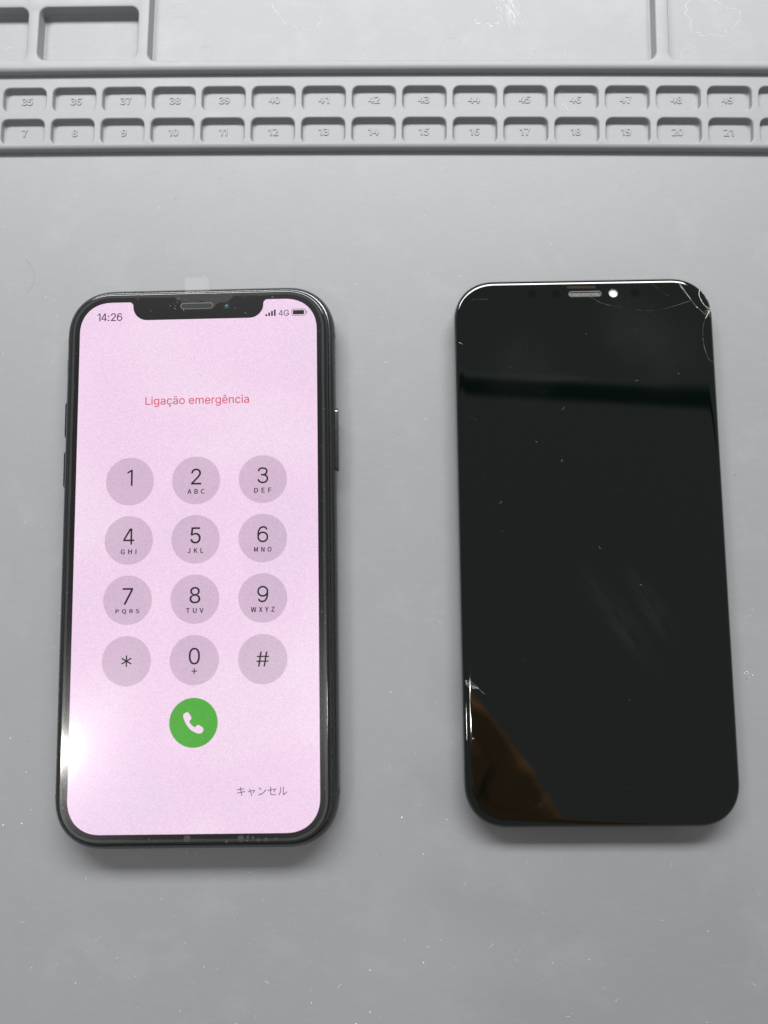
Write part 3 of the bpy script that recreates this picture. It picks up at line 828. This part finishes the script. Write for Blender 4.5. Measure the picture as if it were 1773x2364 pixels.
for cx, cy in ((760, 1000), (950, 1400), (1020, 1120), (1400, 590), (300, 2200), (1250, 2130)):     # dust lies in loose drifts
    for i in range(26):
        p = unproject(cx + rnd.gauss(0, 60), cy + rnd.gauss(0, 60), 0)
        if not on_phone(p.x, p.y): flake(bm, p.x, p.y, .001, rnd.uniform(.02, .075), rnd)
hair = [unproject(x, y, 0) for x, y in catmull([(58, 598), (72, 615), (79, 640), (74, 662), (60, 676)], 5, False)]
ribbon(bd, [(p.x, p.y) for p in hair], .035, .002, .03)
o = finish(bm, 'dust', M_DUST); tag(o, 'pale dust specks and lint scattered over the grey mat', 'dust', kind='stuff')
o = finish(bd, 'grit', M_DUSTD); tag(o, 'dark grit specks scattered over the grey mat', 'grit', kind='stuff')
bm = bmesh.new()
for i in range(52):
    x, y = rnd.uniform(-31, 31), rnd.uniform(-67, 67); flake(bm, x, y, RZ + .002, min(.09, .016 * math.exp(abs(rnd.gauss(0, .7)))), rnd)
for i in range(9):
    fibre(bm, rnd.uniform(-30, 30), rnd.uniform(-60, 66), RZ + .002, rnd.uniform(.4, 1.2), .03, rnd)
x, y = loc_right(1092, 1705); flake(bm, x, y, RZ + .002, .24, rnd)
o = finish(bm, 'panel_dust', M_DUST, panel); o['kind'] = 'stuff'
bm = bmesh.new()
for i in range(60):
    e = rnd.random(); t = rnd.uniform(-60, 60)
    x, y = ((rnd.choice((-1, 1)) * rnd.uniform(32.0, 33.2), t) if e < .6 else (rnd.uniform(-26, 26), rnd.choice((68.3, -68.6)) + rnd.uniform(-.6, .6)))
    flake(bm, x, y, ZP + .008, rnd.uniform(.02, .075), rnd)
for i in range(12): fibre(bm, rnd.uniform(-14, 14), rnd.uniform(64, 69), ZP + .008, rnd.uniform(.3, .9), .035, rnd)
o = finish(bm, 'film_dust', M_DUST, phone); o['kind'] = 'stuff'

# ------------------------------------------------------------------ what the black glass mirrors: the photographer's hand and an added dark bar
def at_mirror(px, py, z, zm=RZ):             # point at height z that the panel shows at this pixel
    p = unproject(px, py, zm); k_ = 1 + (z - zm) / (CAM.z - zm)
    return Vector((p.x * k_, p.y * k_, z))
HP = [((70, -112, 196), 17), ((58, -92, 197), 15), ((96, -160, 190), 19), ((120, -205, 182), 20), ((165, -290, 165), 31),      # palm, knuckles, wrist, forearm
      ((50, -70, 193), 8.5), ((40, -56, 187), 8), ((24, -50, 183), 7), ((12, -48, 183), 6.2),
      ((47, -88, 190), 8.5), ((34, -78, 184), 8.2), ((16, -72, 182.5), 7.2), ((3, -70, 183), 6.2),
      ((48, -104, 188), 8.5), ((34, -99, 183), 8), ((17, -94, 182), 7), ((6, -92, 183), 6),
      ((55, -120, 187), 8), ((42, -119, 183), 7.2), ((28, -116, 182), 6.2), ((18, -114, 183), 5.5),
      ((60, -88, 206), 9.5), ((47, -70, 210), 9), ((36, -52, 210), 8), ((29, -42, 209), 7)]
HE = [(0, 1), (0, 2), (2, 3), (3, 4)] + [(b, c) for st in (5, 9, 13, 17) for b, c in ((st, st + 1), (st + 1, st + 2), (st + 2, st + 3))] + [(1, 5), (1, 9), (0, 13), (0, 17), (1, 21), (21, 22), (22, 23), (23, 24)]
me = bpy.data.meshes.new('hand'); me.from_pydata([(Vector(p) + Vector((-3, -9, 0))) * S for p, r_ in HP], HE, [])
hand = link('hand', me, plain('brown_skin', (0.78, 0.36, 0.13, 1), .5))
sk = hand.modifiers.new('Skin', 'SKIN')
for v, (p, r_) in zip(me.skin_vertices[0].data, HP): v.radius = (r_ * S, r_ * S)
me.skin_vertices[0].data[0].use_root = True
hand.modifiers.new('Subdivision', 'SUBSURF').levels = 2; hand.modifiers['Subdivision'].render_levels = 2
tag(hand, 'brown hand mirrored in the lower corner of the black panel', 'hand')
bm = bmesh.new()
A, B = at_mirror(1040, 885, 620), at_mirror(1720, 918, 620); d = (B - A).normalized(); A -= d * 420; B += d * 300  # unseen bar, added overhead so the glass mirrors a dark band
n_ = d.cross(Vector((0, 0, 1)))
for kk, P in enumerate((A, A + (B - A) * .5, B)):
    cur = [bm.verts.new(P + n_ * 14 * math.cos(q * math.pi / 8) + Vector((0, 0, 14 * math.sin(q * math.pi / 8)))) for q in range(16)]
    if kk: bridge(bm, prev, cur)
    else: bm.faces.new(cur[::-1])
    prev = cur
bm.faces.new(prev)
bar = finish(bm, 'reflection_bar', plain('dark_teal_bar', (0.006, 0.014, 0.014, 1), .5), None, 40)
tag(bar, 'dark bar added overhead, mirrored as a dark band across the black panel', 'reflection bar')
